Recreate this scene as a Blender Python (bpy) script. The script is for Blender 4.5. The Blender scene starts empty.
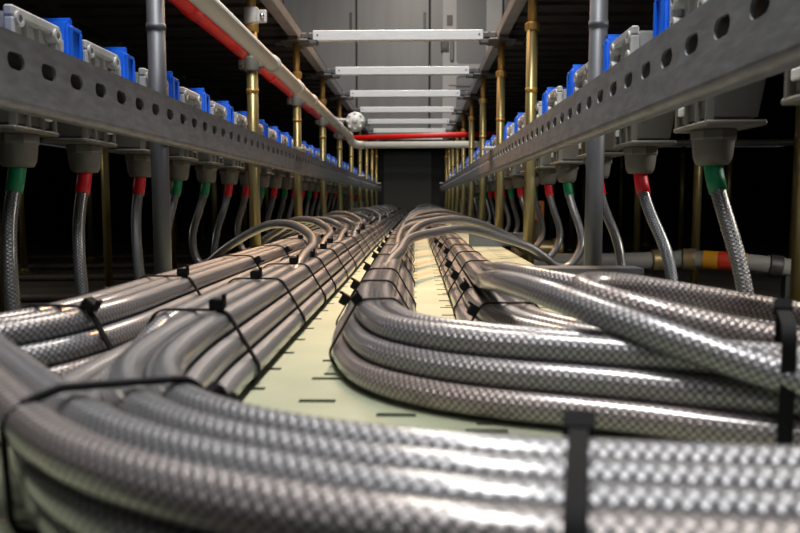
import bpy, bmesh, math, random
from mathutils import Vector, Matrix
random.seed(11)
PI = math.pi
col = bpy.context.scene.collection
ORD = ['first', 'second', 'third', 'fourth', 'fifth', 'sixth', 'seventh', 'eighth', 'ninth', 'tenth', 'eleventh', 'twelfth',
       'thirteenth', 'fourteenth', 'fifteenth', 'sixteenth', 'seventeenth', 'eighteenth', 'nineteenth', 'twentieth',
       'twenty-first', 'twenty-second', 'twenty-third', 'twenty-fourth', 'twenty-fifth', 'twenty-sixth', 'twenty-seventh',
       'twenty-eighth', 'twenty-ninth', 'thirtieth', 'thirty-first', 'thirty-second', 'thirty-third', 'thirty-fourth', 'thirty-fifth',
       'thirty-sixth', 'thirty-seventh', 'thirty-eighth', 'thirty-ninth', 'fortieth']

# ------------------------------------------------------------------ materials
def nodes(name):
    m = bpy.data.materials.new(name); m.use_nodes = True
    nt = m.node_tree
    return m, nt, nt.nodes['Principled BSDF']
def N(nt, t, **kw):
    n = nt.nodes.new(t)
    for k, v in kw.items():
        if k.startswith('i_'): n.inputs[int(k[2:]) if k[2:].isdigit() else k[2:]].default_value = v
        else: setattr(n, k, v)
    return n
def mth(nt, op, a, b=None, c=None):
    n = nt.nodes.new('ShaderNodeMath'); n.operation = op
    for i, v in enumerate((a, b, c)):
        if v is None: continue
        if hasattr(v, 'is_linked'): nt.links.new(v, n.inputs[i])
        else: n.inputs[i].default_value = v
    return n.outputs[0]
def mix(nt, f, a, b):
    n = nt.nodes.new('ShaderNodeMix'); n.data_type = 'RGBA'
    for s, v in ((n.inputs[0], f), (n.inputs[6], a), (n.inputs[7], b)):
        if hasattr(v, 'is_linked'): nt.links.new(v, s)
        else: s.default_value = v if not isinstance(v, tuple) else (v + (1,))[:4]
    return n.outputs[2]
def plain(name, c, rough=.5, metal=0., var=.25, scale=30., bump=0., spec=.5, coat=0., stretch=None, c2=None):
    m, nt, b = nodes(name)
    tc = N(nt, 'ShaderNodeTexCoord')
    src = tc.outputs['Object']
    if stretch:
        mp = N(nt, 'ShaderNodeMapping'); mp.inputs['Scale'].default_value = stretch
        nt.links.new(src, mp.inputs[0]); src = mp.outputs[0]
    nz = N(nt, 'ShaderNodeTexNoise'); nz.inputs['Scale'].default_value = scale; nz.inputs['Detail'].default_value = 5
    nt.links.new(src, nz.inputs['Vector'])
    rp = N(nt, 'ShaderNodeMapRange'); rp.inputs[1].default_value = .3; rp.inputs[2].default_value = .7
    nt.links.new(nz.outputs[0], rp.inputs[0])
    lo = c2 if c2 else tuple(x * (1 - var) for x in c)
    hi = c if c2 else tuple(min(1, x * (1 + var)) for x in c)
    nt.links.new(mix(nt, rp.outputs[0], lo, hi), b.inputs['Base Color'])
    b.inputs['Roughness'].default_value = rough; b.inputs['Metallic'].default_value = metal
    b.inputs['Specular IOR Level'].default_value = spec
    b.inputs['Coat Weight'].default_value = coat
    if bump:
        bp = N(nt, 'ShaderNodeBump'); bp.inputs['Strength'].default_value = bump; bp.inputs['Distance'].default_value = .002
        nt.links.new(nz.outputs[0], bp.inputs['Height']); nt.links.new(bp.outputs[0], b.inputs['Normal'])
    return m

def braid_mat(name, light, dark, warm, strands=11, pitch=230.):
    """clear plastic sheath over a woven wire screen; UV = (turns, metres)"""
    m, nt, b = nodes(name)
    uv = N(nt, 'ShaderNodeUVMap')
    sx = N(nt, 'ShaderNodeSeparateXYZ'); nt.links.new(uv.outputs[0], sx.inputs[0])
    u = mth(nt, 'MULTIPLY', sx.outputs[0], float(strands)); v = mth(nt, 'MULTIPLY', sx.outputs[1], pitch)
    A = mth(nt, 'ADD', u, v); B = mth(nt, 'SUBTRACT', u, v)
    sa = mth(nt, 'ABSOLUTE', mth(nt, 'SINE', mth(nt, 'MULTIPLY', A, PI)))
    sb = mth(nt, 'ABSOLUTE', mth(nt, 'SINE', mth(nt, 'MULTIPLY', B, PI)))
    # over-under weave
    fa = mth(nt, 'FLOOR', A); fb = mth(nt, 'FLOOR', B)
    over = mth(nt, 'MODULO', mth(nt, 'ABSOLUTE', mth(nt, 'ADD', fa, fb)), 2.)
    inv = mth(nt, 'SUBTRACT', 1., over)
    h = mth(nt, 'ADD', mth(nt, 'MULTIPLY', over, mth(nt, 'MULTIPLY', sa, mth(nt, 'POWER', sb, .35))),
            mth(nt, 'MULTIPLY', inv, mth(nt, 'MULTIPLY', sb, mth(nt, 'MULTIPLY', .75, mth(nt, 'POWER', sa, .35)))))
    # fine wires inside each carrier
    fine = mth(nt, 'MULTIPLY', mth(nt, 'SINE', mth(nt, 'MULTIPLY', mth(nt, 'ADD', mth(nt, 'MULTIPLY', over, A), mth(nt, 'MULTIPLY', inv, B)), 6 * PI * 2)), .06)
    hh = mth(nt, 'ADD', h, fine)
    oi = N(nt, 'ShaderNodeObjectInfo')
    tc = N(nt, 'ShaderNodeTexCoord')
    nz = N(nt, 'ShaderNodeTexNoise'); nz.inputs['Scale'].default_value = 5.; nz.inputs['Detail'].default_value = 2
    nt.links.new(tc.outputs['Object'], nz.inputs['Vector'])
    wf = mth(nt, 'MULTIPLY', mth(nt, 'POWER', oi.outputs['Random'], 1.4), mth(nt, 'MULTIPLY', nz.outputs[0], 1.2))
    lc = mix(nt, wf, light, warm)
    rm = N(nt, 'ShaderNodeMapRange'); rm.inputs[1].default_value = .12; rm.inputs[2].default_value = .62
    nt.links.new(hh, rm.inputs[0])
    nt.links.new(mix(nt, rm.outputs[0], dark, lc), b.inputs['Base Color'])
    b.inputs['Metallic'].default_value = .55
    b.inputs['Roughness'].default_value = .38
    b.inputs['Coat Weight'].default_value = 1.; b.inputs['Coat Roughness'].default_value = .15
    bp = N(nt, 'ShaderNodeBump'); bp.inputs['Strength'].default_value = .75; bp.inputs['Distance'].default_value = .0006
    nt.links.new(hh, bp.inputs['Height']); nt.links.new(bp.outputs[0], b.inputs['Normal'])
    return m

def zinc_mat():
    m, nt, b = nodes('yellow_zinc')
    tc = N(nt, 'ShaderNodeTexCoord')
    mp = N(nt, 'ShaderNodeMapping'); mp.inputs['Scale'].default_value = (60, 60, 4); nt.links.new(tc.outputs['Object'], mp.inputs[0])
    n1 = N(nt, 'ShaderNodeTexNoise'); n1.inputs['Scale'].default_value = 1.; n1.inputs['Detail'].default_value = 6
    nt.links.new(mp.outputs[0], n1.inputs['Vector'])
    cr = N(nt, 'ShaderNodeValToRGB')
    e = cr.color_ramp.elements
    e[0].position = .3; e[0].color = (.12, .085, .035, 1); e[1].position = .75; e[1].color = (.42, .40, .24, 1)
    x = cr.color_ramp.elements.new(.5); x.color = (.33, .27, .11, 1)
    nt.links.new(n1.outputs[0], cr.inputs[0]); nt.links.new(cr.outputs[0], b.inputs['Base Color'])
    b.inputs['Metallic'].default_value = .6; b.inputs['Roughness'].default_value = .36
    return m

M = {}
M['braid'] = braid_mat('braided_cable_screen', (.37, .385, .415), (.042, .045, .052), (.48, .35, .29))
M['feeder'] = braid_mat('thin_braided_cable', (.20, .215, .235), (.07, .075, .082), (.26, .22, .19), 9, 240.)
M['tie'] = plain('black_nylon', (.006, .006, .007), .7, 0, .3, 60, spec=.15)
M['tray'] = plain('pale_zinc_plate', (.39, .42, .29), .45, .15, .12, 14, c2=(.31, .34, .24))
M['rail'] = plain('galvanised_steel', (.27, .28, .30), .55, .35, .2, 40, .15, stretch=(3, 1, 3))
M['post'] = plain('dull_galvanised_tube', (.145, .152, .17), .5, .4, .25, 30, .1, stretch=(2, 2, .4))
M['zinc'] = zinc_mat()
M['brassy'] = plain('orange_zinc_sleeve', (.52, .31, .09), .34, .5, .3, 40, stretch=(1, 1, .2))
M['housing'] = plain('grey_white_plastic', (.60, .605, .59), .55, 0, .08, 40)
M['gland'] = plain('warm_grey_plastic', (.15, .145, .125), .55, 0, .08, 40)  # warm grey, darkened for the shade below the rails
M['blue'] = plain('blue_plastic', (.012, .16, .95), .32, 0, .12, 30)
M['red_sleeve'] = plain('red_shrink_tube', (.74, .008, .02), .45, 0, .15, 60)
M['green_sleeve'] = plain('green_shrink_tube', (.0, .22, .09), .45, 0, .15, 60)
M['white_bar'] = plain('bright_galvanised_bar', (.72, .73, .74), .42, .25, .06, 25, stretch=(1, 8, 8))
M['stringer'] = plain('grey_steel_stringer', (.33, .34, .36), .45, .4, .15, 20)
M['dark_metal'] = plain('dark_cast_metal', (.10, .10, .105), .5, .5, .3, 50)
M['pvc'] = plain('ivory_pvc', (.76, .74, .66), .35, 0, .04, 8)
M['redpipe'] = plain('red_painted_pipe', (.80, .012, .008), .45, 0, .08, 10)
M['white'] = plain('white_plastic', (.80, .80, .77), .4, 0, .04, 40)
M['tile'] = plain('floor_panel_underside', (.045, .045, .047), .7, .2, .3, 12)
M['floor'] = plain('dusty_concrete', (.105, .095, .085), .85, 0, .4, 6, .2)
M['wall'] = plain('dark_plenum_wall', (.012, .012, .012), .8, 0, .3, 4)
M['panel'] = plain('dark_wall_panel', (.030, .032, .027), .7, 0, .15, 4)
M['cab'] = plain('grey_cabinet_steel', (.155, .158, .166), .45, .2, .12, 3, stretch=(2.5, 1, .3))
M['cab_light'] = plain('pale_cabinet_steel', (.36, .365, .375), .5, .1, .05, 6)
M['cab_glass'] = plain('smoked_door_pane', (.14, .143, .15), .35, .1, .1, 4)
M['handle'] = plain('dark_handle_plastic', (.045, .045, .05), .4, 0, .2, 30)
M['lagging'] = plain('grey_pipe_lagging', (.34, .35, .34), .6, 0, .25, 20, .3, stretch=(.15, 1, 1))
M['orange'] = plain('orange_yellow_tape', (.90, .42, .02), .5, 0, .08, 40)
M['tag'] = plain('orange_tag_plastic', (.62, .19, .03), .5, 0, .15, 40)
M['red_tape'] = plain('red_tape', (.85, .06, .03), .5, 0, .08, 40)
M['brass'] = plain('aged_brass', (.55, .44, .24), .4, .6, .2, 50)
M['bracket'] = plain('bracket_steel', (.20, .205, .215), .38, .6, .15, 40)
M['floor_cable'] = plain('dark_floor_cable', (.085, .075, .065), .6, 0, .2, 40)
M['screw'] = plain('bright_screw', (.75, .76, .78), .25, .9, .1, 40)

# ------------------------------------------------------------------ mesh helpers
def link(name, bm, m, parent=None, smooth=None, loc=None):
    me = bpy.data.meshes.new(name)
    if smooth is not None:
        for f in bm.faces: f.smooth = True
        for e in bm.edges:
            if len(e.link_faces) == 2 and e.calc_face_angle(0) > smooth: e.smooth = False
    bm.to_mesh(me); bm.free()
    me.materials.append(M[m] if isinstance(m, str) else m)
    o = bpy.data.objects.new(name, me); col.objects.link(o)
    if parent: o.parent = parent
    if loc: o.location = loc
    return o
def empty(name, loc=(0, 0, 0)):
    o = bpy.data.objects.new(name, None); col.objects.link(o); o.location = loc
    o.empty_display_size = .02
    return o
def tag(o, label, cat, group=None):
    o['label'] = label; o['category'] = cat
    if group: o['group'] = group
    return o
def struct(o): o['kind'] = 'structure'; return o
def dup(root, loc, label, group=None):
    r = root.copy(); col.objects.link(r); r.location = loc; r['label'] = label
    if group: r['group'] = group
    for ch in list(root.children):
        c = ch.copy(); col.objects.link(c); c.parent = r
        for g in list(ch.children):
            d = g.copy(); col.objects.link(d); d.parent = c
    return r
def box(bm, x0, x1, y0, y1, z0, z1, bev=0, seg=2):
    r = bmesh.ops.create_cube(bm, size=1)
    vs = r['verts']
    for v in vs: v.co = Vector(((x0 + x1) / 2 + v.co.x * (x1 - x0), (y0 + y1) / 2 + v.co.y * (y1 - y0), (z0 + z1) / 2 + v.co.z * (z1 - z0)))
    if bev:
        es = list({e for v in vs for e in v.link_edges})
        bmesh.ops.bevel(bm, geom=es, offset=bev, segments=seg, affect='EDGES', profile=.5)
    return vs
def frame_of(d):
    d = d.normalized()
    a = Vector((0, 0, 1)) if abs(d.z) < .95 else Vector((0, 1, 0))
    s = d.cross(a).normalized(); return s, s.cross(d).normalized()
def tube(bm, pts, r, n=14, caps=True, uv=False, v0=0.):
    """sweep with parallel transport; r = number or list"""
    pts = [Vector(p) for p in pts]
    rs = r if isinstance(r, (list, tuple)) else [r] * len(pts)
    T = []
    for i in range(len(pts)):
        T.append((pts[min(i + 1, len(pts) - 1)] - pts[max(i - 1, 0)]).normalized())
    s, t = frame_of(T[0])
    rings = []; L = [v0]
    for i, p in enumerate(pts):
        if i:
            ax = T[i - 1].cross(T[i])
            if ax.length > 1e-7:
                R = Matrix.Rotation(T[i - 1].angle(T[i]), 3, ax)
                s = (R @ s).normalized(); t = (R @ t).normalized()
            L.append(L[-1] + (p - pts[i - 1]).length)
        rings.append([bm.verts.new(p + (s * math.cos(2 * PI * k / n) + t * math.sin(2 * PI * k / n)) * rs[i]) for k in range(n)])
    lay = bm.loops.layers.uv.verify() if uv else None
    for i in range(len(rings) - 1):
        for k in range(n):
            k2 = (k + 1) % n
            f = bm.faces.new((rings[i][k], rings[i][k2], rings[i + 1][k2], rings[i + 1][k]))
            f.smooth = True
            if uv:
                for lp, (uu, vv) in zip(f.loops, ((k / n, L[i]), ((k + 1) / n, L[i]), ((k + 1) / n, L[i + 1]), (k / n, L[i + 1]))):
                    lp[lay].uv = (uu, vv)
    if caps:
        bm.faces.new(rings[0][::-1]); bm.faces.new(rings[-1])
    return rings
def lathe(bm, prof, n=20, axis='z', c=(0, 0, 0)):
    c = Vector(c); rings = []
    for r, h in prof:
        ring = []
        for k in range(n):
            a = 2 * PI * k / n; p = (r * math.cos(a), r * math.sin(a), h)
            if axis == 'y': p = (p[0], p[2], -p[1])
            if axis == 'x': p = (p[2], p[0], p[1])
            ring.append(bm.verts.new(c + Vector(p)))
        rings.append(ring)
    for i in range(len(rings) - 1):
        for k in range(n): bm.faces.new((rings[i][k], rings[i][(k + 1) % n], rings[i + 1][(k + 1) % n], rings[i + 1][k]))
    bm.faces.new(rings[0][::-1]); bm.faces.new(rings[-1])
def prism(bm, poly, d0, d1, axis='y'):
    """extrude a polygon given in the plane across `axis` (poly = (a,b) pairs)"""
    def P(a, b, d): return {'y': (a, d, b), 'x': (d, a, b), 'z': (a, b, d)}[axis]
    A = [bm.verts.new(P(a, b, d0)) for a, b in poly]; B = [bm.verts.new(P(a, b, d1)) for a, b in poly]
    n = len(poly)
    for i in range(n): bm.faces.new((A[i], A[(i + 1) % n], B[(i + 1) % n], B[i]))
    bm.faces.new(A[::-1]); bm.faces.new(B)
def fixn(bm): bmesh.ops.recalc_face_normals(bm, faces=bm.faces); return bm
def cat(P, step=.012):
    """Catmull-Rom (centripetal-ish) through points of any dimension, sampled about every `step`"""
    P = [Vector(p) for p in P]
    Q = [P[0] * 2 - P[1]] + P + [P[-1] * 2 - P[-2]]
    out = []
    for i in range(1, len(Q) - 2):
        a, b, c, d = Q[i - 1:i + 3]
        lb = max((c - b).length, 1e-6); la = max((b - a).length, 1e-6); lc = max((d - c).length, 1e-6)
        m1 = ((c - b) / lb + ((b - a) / la - (c - a) / (la + lb)) ) ; m1 = m1 * lb
        m2 = ((c - b) / lb + ((d - c) / lc - (d - b) / (lb + lc)) ) ; m2 = m2 * lb
        n = max(2, int(lb / step))
        if lb > .5 and abs((c - b).normalized().dot((b - a).normalized())) > .999: n = max(4, int(lb / .05))
        for k in range(n):
            t = k / n; t2 = t * t; t3 = t2 * t
            out.append(b * (2 * t3 - 3 * t2 + 1) + m1 * (t3 - 2 * t2 + t) + c * (-2 * t3 + 3 * t2) + m2 * (t3 - t2))
    out.append(P[-1])
    return out

# ------------------------------------------------------------------ dimensions (metres, lens at the origin, +Y away)
SUB = -.29            # sub-floor under the raised floor
CEIL = .482           # underside level of the floor stringers
XL, XR = -.37, .25    # the two pedestal rows that flank the tray
TOP = -.1195          # tray surface
RC = .0085            # cable radius
ZB, ZM, ZT = -.1100, -.0953, -.0806
END = 6.95
POLY = [1.04 + .6 * i for i in range(10)]

# ------------------------------------------------------------------ shell
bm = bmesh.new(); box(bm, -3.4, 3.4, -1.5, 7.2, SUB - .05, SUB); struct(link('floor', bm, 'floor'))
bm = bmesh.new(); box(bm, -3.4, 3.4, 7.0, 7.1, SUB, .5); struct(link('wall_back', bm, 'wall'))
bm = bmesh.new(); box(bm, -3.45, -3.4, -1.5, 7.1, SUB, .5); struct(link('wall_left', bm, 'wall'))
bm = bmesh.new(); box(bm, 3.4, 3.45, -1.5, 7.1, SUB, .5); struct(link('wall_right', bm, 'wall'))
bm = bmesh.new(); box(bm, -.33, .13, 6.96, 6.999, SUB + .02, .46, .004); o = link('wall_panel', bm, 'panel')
tag(o, 'dark grey panel on the back wall at the end of the cable tray', 'panel')

# raised floor panels: square panels with ribbed undersides
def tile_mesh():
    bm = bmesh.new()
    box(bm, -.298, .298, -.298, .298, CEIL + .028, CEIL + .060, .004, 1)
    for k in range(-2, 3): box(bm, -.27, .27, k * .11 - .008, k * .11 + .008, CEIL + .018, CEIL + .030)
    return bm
tproto = None
def place_tile(x, y, lab, grp):
    global tproto
    if tproto is None:
        tproto = link('floor_panel', tile_mesh(), 'tile', loc=(x, y, 0)); tag(tproto, lab, 'floor panel', grp); return
    c = tproto.copy(); col.objects.link(c); c.location = (x, y, 0); c['label'] = lab; c['group'] = grp
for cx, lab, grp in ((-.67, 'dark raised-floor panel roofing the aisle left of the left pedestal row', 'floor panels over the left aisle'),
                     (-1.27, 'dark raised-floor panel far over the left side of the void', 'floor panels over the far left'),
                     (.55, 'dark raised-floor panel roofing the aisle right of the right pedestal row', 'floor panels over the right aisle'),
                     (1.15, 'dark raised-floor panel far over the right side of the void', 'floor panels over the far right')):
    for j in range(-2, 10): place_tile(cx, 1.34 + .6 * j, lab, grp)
# beyond the reach of the picture the same deck goes on as one closed slab each side
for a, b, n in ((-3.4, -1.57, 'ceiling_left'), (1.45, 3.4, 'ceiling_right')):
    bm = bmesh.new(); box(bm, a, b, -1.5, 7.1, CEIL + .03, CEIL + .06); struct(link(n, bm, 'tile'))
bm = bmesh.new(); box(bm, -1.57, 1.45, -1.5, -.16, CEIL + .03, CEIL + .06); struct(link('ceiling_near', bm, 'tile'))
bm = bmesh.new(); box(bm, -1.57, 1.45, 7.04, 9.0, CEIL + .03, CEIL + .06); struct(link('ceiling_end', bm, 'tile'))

# ------------------------------------------------------------------ pedestals
def make_pedestal(grey=False):
    root = empty('floor_pedestal')
    bm = bmesh.new(); box(bm, -.05, .05, -.05, .05, SUB, SUB + .005, .002, 1); lathe(bm, [(.02, SUB + .004), (.016, SUB + .022)], 16)
    link('base_plate', bm, 'zinc' if not grey else 'post', root, .6)
    bm = bmesh.new(); lathe(bm, [(.0125, SUB + .005), (.0125, CEIL - .10)], 20); link('tube', bm, 'zinc' if not grey else 'post', root, .6)
    bm = bmesh.new(); lathe(bm, [(.0105, CEIL - .10), (.0105, CEIL - .012)], 18); link('threaded_rod', bm, 'brassy' if not grey else 'post', root, .6)
    bm = bmesh.new(); lathe(bm, [(.016, CEIL - .112), (.0165, CEIL - .108), (.0165, CEIL - .098), (.014, CEIL - .094)], 6)
    link('lock_nut', bm, 'brassy' if not grey else 'post', root)
    bm = bmesh.new(); lathe(bm, [(.0136, CEIL - .245), (.0136, CEIL - .235)], 20); link('collar_ring', bm, 'brassy' if not grey else 'post', root, .6)
    bm = bmesh.new(); box(bm, -.042, .042, -.042, .042, CEIL - .012, CEIL - .004, .003, 1)
    for sx, sy in ((1, 0), (-1, 0), (0, 1), (0, -1)):
        box(bm, sx * .05 - .016, sx * .05 + .016, sy * .05 - .016, sy * .05 + .016, CEIL - .014, CEIL - .002, .002, 1)
    link('head_plate', bm, 'dark_metal', root)
    return root
pz = make_pedestal(); tag(pz, '', 'pedestal'); pg = make_pedestal(True); tag(pg, '', 'pedestal')
used = set()
def place_ped(x, y, grey, lab, grp):
    p = pg if grey else pz
    if p.name not in used:
        used.add(p.name); p.location = (x, y, 0); p['label'] = lab; p['group'] = grp; return
    dup(p, (x, y, 0), lab, grp)
for i, y in enumerate(POLY):
    for x, side in ((XL, 'left'), (XR, 'right')):
        if i == 0:
            place_ped(x, y, True, 'grey galvanised floor pedestal behind the %s socket rail, nearest the camera' % side, 'pedestals beside the cable tray')
        else:
            place_ped(x, y, False, 'yellow zinc floor pedestal behind the %s socket rail, %s after the grey post' % (side, ORD[i - 1]), 'pedestals beside the cable tray')
for x, y0, nm in ((XL - .6, .44, 'outer left'), (XR + .6, .44, 'outer right'), (XL - 1.2, 1.04, 'farthest left'), (XR + 1.2, 1.04, 'farthest right')):
    for i in range(9):
        y = y0 + .6 * i + (.6 if y0 < 1 else .6)
        place_ped(x, y, False, '%s of the dim pedestals in the %s row, counted from the front' % (ORD[i], nm), 'pedestals of the %s row' % nm)

# ------------------------------------------------------------------ stringers
for x, side in ((XL, 'left'), (XR, 'right')):
    bm = bmesh.new(); box(bm, x - .015, x + .015, -.15, 6.6, CEIL, CEIL + .030, .002, 1)
    o = link('floor_stringer', bm, 'stringer'); tag(o, 'long grey steel stringer running along the top of the %s pedestal row' % side, 'stringer', 'floor stringers')
def make_bar():
    r = empty('cross_bar')
    bm = bmesh.new(); box(bm, XL + .052, XR - .056, -.0125, .0125, CEIL - .004, CEIL + .026, .002, 2); link('bar', bm, 'white_bar', r)
    for s, xa in ((-1, XL + .016), (1, XR - .016)):
        bm = bmesh.new()
        xb = xa + (.040 if s < 0 else -.044)
        box(bm, min(xa, xb), max(xa, xb), -.010, .010, CEIL + .001, CEIL + .020, .003, 1)
        xm = (xa + xb) / 2; lathe(bm, [(.008, -.014), (.008, -.009)], 10, 'y', (xm, 0, CEIL + .011)); link('end_clip', bm, 'dark_metal', r)
    for xx in (XL + .066, XR - .068):
        bm = bmesh.new(); lathe(bm, [(.003, -.014), (.003, -.0122)], 8, 'y', (xx, 0, CEIL + .012)); link('screw', bm, 'dark_metal', r)
    return r
bar0 = None
for i, y in enumerate(POLY[2:10]):
    lab = 'white steel cross bar spanning between the stringers, %s from the top of the picture' % ORD[i]
    if bar0 is None:
        bar0 = make_bar(); tag(bar0, lab, 'cross bar', 'cross bars of the open floor'); bar0.location = (0, y, 0)
    else: dup(bar0, (0, y, 0), lab)

# ------------------------------------------------------------------ cabinets seen through the opening, standing on the raised floor
CY, CZ = 6.55, CEIL + .060
def cabinet(x0, x1, label, fancy=False):
    r = empty('equipment_cabinet', ((x0 + x1) / 2, CY + .3, CZ)); w = (x1 - x0) / 2
    bm = bmesh.new(); box(bm, -w + .003, w - .003, -.28, .28, 0, 2.0, .006); link('body', bm, 'cab', r)
    bm = bmesh.new(); box(bm, -w + .008, w - .008, -.298, -.279, .012, 1.985, .004); d = link('door', bm, 'cab', r)
    if not fancy:
        bm = bmesh.new(); box(bm, w - .055, w - .035, -.312, -.297, .95, 1.10, .004); link('handle', bm, 'handle', d)
    else:
        # pale pressed frame with a rounded window and a latch
        bm = bmesh.new(); a, b, z0, z1 = -w + .115, w - .02, .03, 1.95
        wa, wb = -w + .235, w - .155
        outs = []
        def rr(a, b, c, d, rad, n=6):
            P = []
            for cx, cz, s in ((b - rad, d - rad, 0), (a + rad, d - rad, 1), (a + rad, c + rad, 2), (b - rad, c + rad, 3)):
                for k in range(n + 1):
                    t = (s + k / n) * PI / 2; P.append((cx + rad * math.cos(t), cz + rad * math.sin(t)))
            return P
        cells = [(z0, .62, .10, .55), (.62, 1.30, .65, 1.235), (1.30, z1, 1.32, 1.90)]
        for c0, c1, h0, h1 in cells:
            P = rr(a, b, c0, c1, .004); Q = rr(wa, wb, h0, h1, .035); n = len(P)
            for yy in (-.316, ):
                A = [bm.verts.new((p[0], yy, p[1])) for p in P]; B = [bm.verts.new((q[0], yy, q[1])) for q in Q]
                C = [bm.verts.new((q[0], -.298, q[1])) for q in Q]; D = [bm.verts.new((p[0], -.298, p[1])) for p in P]
                for i in range(n):
                    j = (i + 1) % n
                    bm.faces.new((A[i], A[j], B[j], B[i])); bm.faces.new((B[i], B[j], C[j], C[i])); bm.faces.new((D[i], D[j], A[j], A[i]))
        fixn(bm); link('pressed_frame', bm, 'cab_light', d)
        for c0, c1, h0, h1 in cells:
            bm = bmesh.new(); box(bm, wa + .001, wb - .001, -.302, -.299, h0 + .001, h1 - .001); link('pane', bm, 'cab_glass', d)
        bm = bmesh.new(); box(bm, -w + .098, -w + .168, -.334, -.297, .76, .855, .006); box(bm, -w + .11, -w + .15, -.34, -.33, .775, .80, .004); link('latch', bm, 'handle', d)
        bm = bmesh.new(); box(bm, -w + .178, -w + .214, -.326, -.315, .67, .86, .014, 3); link('handle', bm, 'cab', d)
        bm = bmesh.new(); box(bm, -w + .15, -w + .20, -.319, -.315, .98, 1.07, .003); link('slot_plate', bm, 'handle', d)
        for zz in (.42, .46): 
            bm = bmesh.new(); box(bm, -w + .17, -w + .36, -.319, -.315, zz, zz + .012, .003); link('slot_plate', bm, 'cab', d)
    tag(r, label, 'cabinet', 'equipment cabinets at the far end')
    return r
cabinet(-2.50, -1.85, 'plain grey equipment cabinet on the raised floor, at the far left of its line')
cabinet(-1.85, -1.20, 'plain grey equipment cabinet on the raised floor, second from the left end')
cabinet(-1.20, -.55, 'plain grey equipment cabinet just left of the seam above the white fitting')
cabinet(-.55, .10, 'plain grey equipment cabinet seen behind the middle of the white cross bars')
cabinet(.10, .75, 'equipment cabinet with pale pressed frame, rounded panes and dark latch', True)
cabinet(.75, 1.40, 'plain grey equipment cabinet on the raised floor, right of the framed one')

# ------------------------------------------------------------------ cable tray
def plate(xs_holes, x0, x1, y0, y1, z0, z1):
    xs = sorted({x0, x1} | {round(a, 5) for h in xs_holes for a in h[:2]})
    ys = sorted({y0, y1} | {round(a, 5) for h in xs_holes for a in h[2:]})
    return xs, ys
bm = bmesh.new()
TX0, TX1, TY0, TY1 = -.350, .215, .185, 6.94
cols = []
k = 0; x = -.060 - .048 * 6
while x < TX1 - .02:
    if x > TX0 + .015: cols.append((x, k))
    x += .048; k += 1
rows = []; y = TY0 + .02
while y < TY1 - .03: rows.append(y); y += .0272
xs = sorted({TX0, TX1} | {round(c + d, 5) for c, _ in cols for d in (-.011, -.0045, .0045, .011)})
ysset = {TY0, TY1}
for yy in rows:
    for d in (-.0035, .0035, -.0175, -.0105): ysset.add(round(yy + d, 5))
ysl = sorted(ysset)
holes = set()
xi = {v: i for i, v in enumerate(xs)}; yi = {v: i for i, v in enumerate(ysl)}
for c, k in cols:
    i0, i1, i2, i3 = [xi[round(c + d, 5)] for d in (-.011, -.0045, .0045, .011)]
    for r, yy in enumerate(rows):
        if (r + k) % 2 == 0:
            j = yi[round(yy - .0035, 5)]
            for i in range(i0, i3): holes.add((i, j))
        elif r % 4 == 3:
            j0 = yi[round(yy - .0175, 5)]; 
            for i in range(i1, i2): holes.add((i, j0))
vt = {}
def V(i, j, t):
    if (i, j, t) not in vt: vt[(i, j, t)] = bm.verts.new((xs[i], ysl[j], TOP if t else TOP - .002))
    return vt[(i, j, t)]
nx, ny = len(xs) - 1, len(ysl) - 1
solid = lambda i, j: 0 <= i < nx and 0 <= j < ny and (i, j) not in holes
for i in range(nx):
    for j in range(ny):
        if not solid(i, j): continue
        bm.faces.new((V(i, j, 1), V(i + 1, j, 1), V(i + 1, j + 1, 1), V(i, j + 1, 1)))
        bm.faces.new((V(i, j + 1, 0), V(i + 1, j + 1, 0), V(i + 1, j, 0), V(i, j, 0)))
        if not solid(i - 1, j): bm.faces.new((V(i, j + 1, 0), V(i, j, 0), V(i, j, 1), V(i, j + 1, 1)))
        if not solid(i + 1, j): bm.faces.new((V(i + 1, j, 0), V(i + 1, j + 1, 0), V(i + 1, j + 1, 1), V(i + 1, j, 1)))
        if not solid(i, j - 1): bm.faces.new((V(i, j, 0), V(i + 1, j, 0), V(i + 1, j, 1), V(i, j, 1)))
        if not solid(i, j + 1): bm.faces.new((V(i + 1, j + 1, 0), V(i, j + 1, 0), V(i, j + 1, 1), V(i + 1, j + 1, 1)))
tr = empty('cable_tray', (0, 0, 0))
link('perforated_plate', bm, 'tray', tr)
for xa in (TX0, TX1 - .002):
    bm = bmesh.new(); box(bm, xa, xa + .002, TY0, TY1, TOP - .028, TOP - .002); link('side_flange', bm, 'tray', tr)
for y in POLY[0::2]:
    bm = bmesh.new(); box(bm, XL + .013, XR - .013, y - .018, y + .018, TOP - .055, TOP - .028, .002, 1)
    link('support_strut', bm, 'bracket', tr)
tag(tr, 'pale yellow perforated metal cable tray lying under all the braided cable bundles', 'cable tray')

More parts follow.
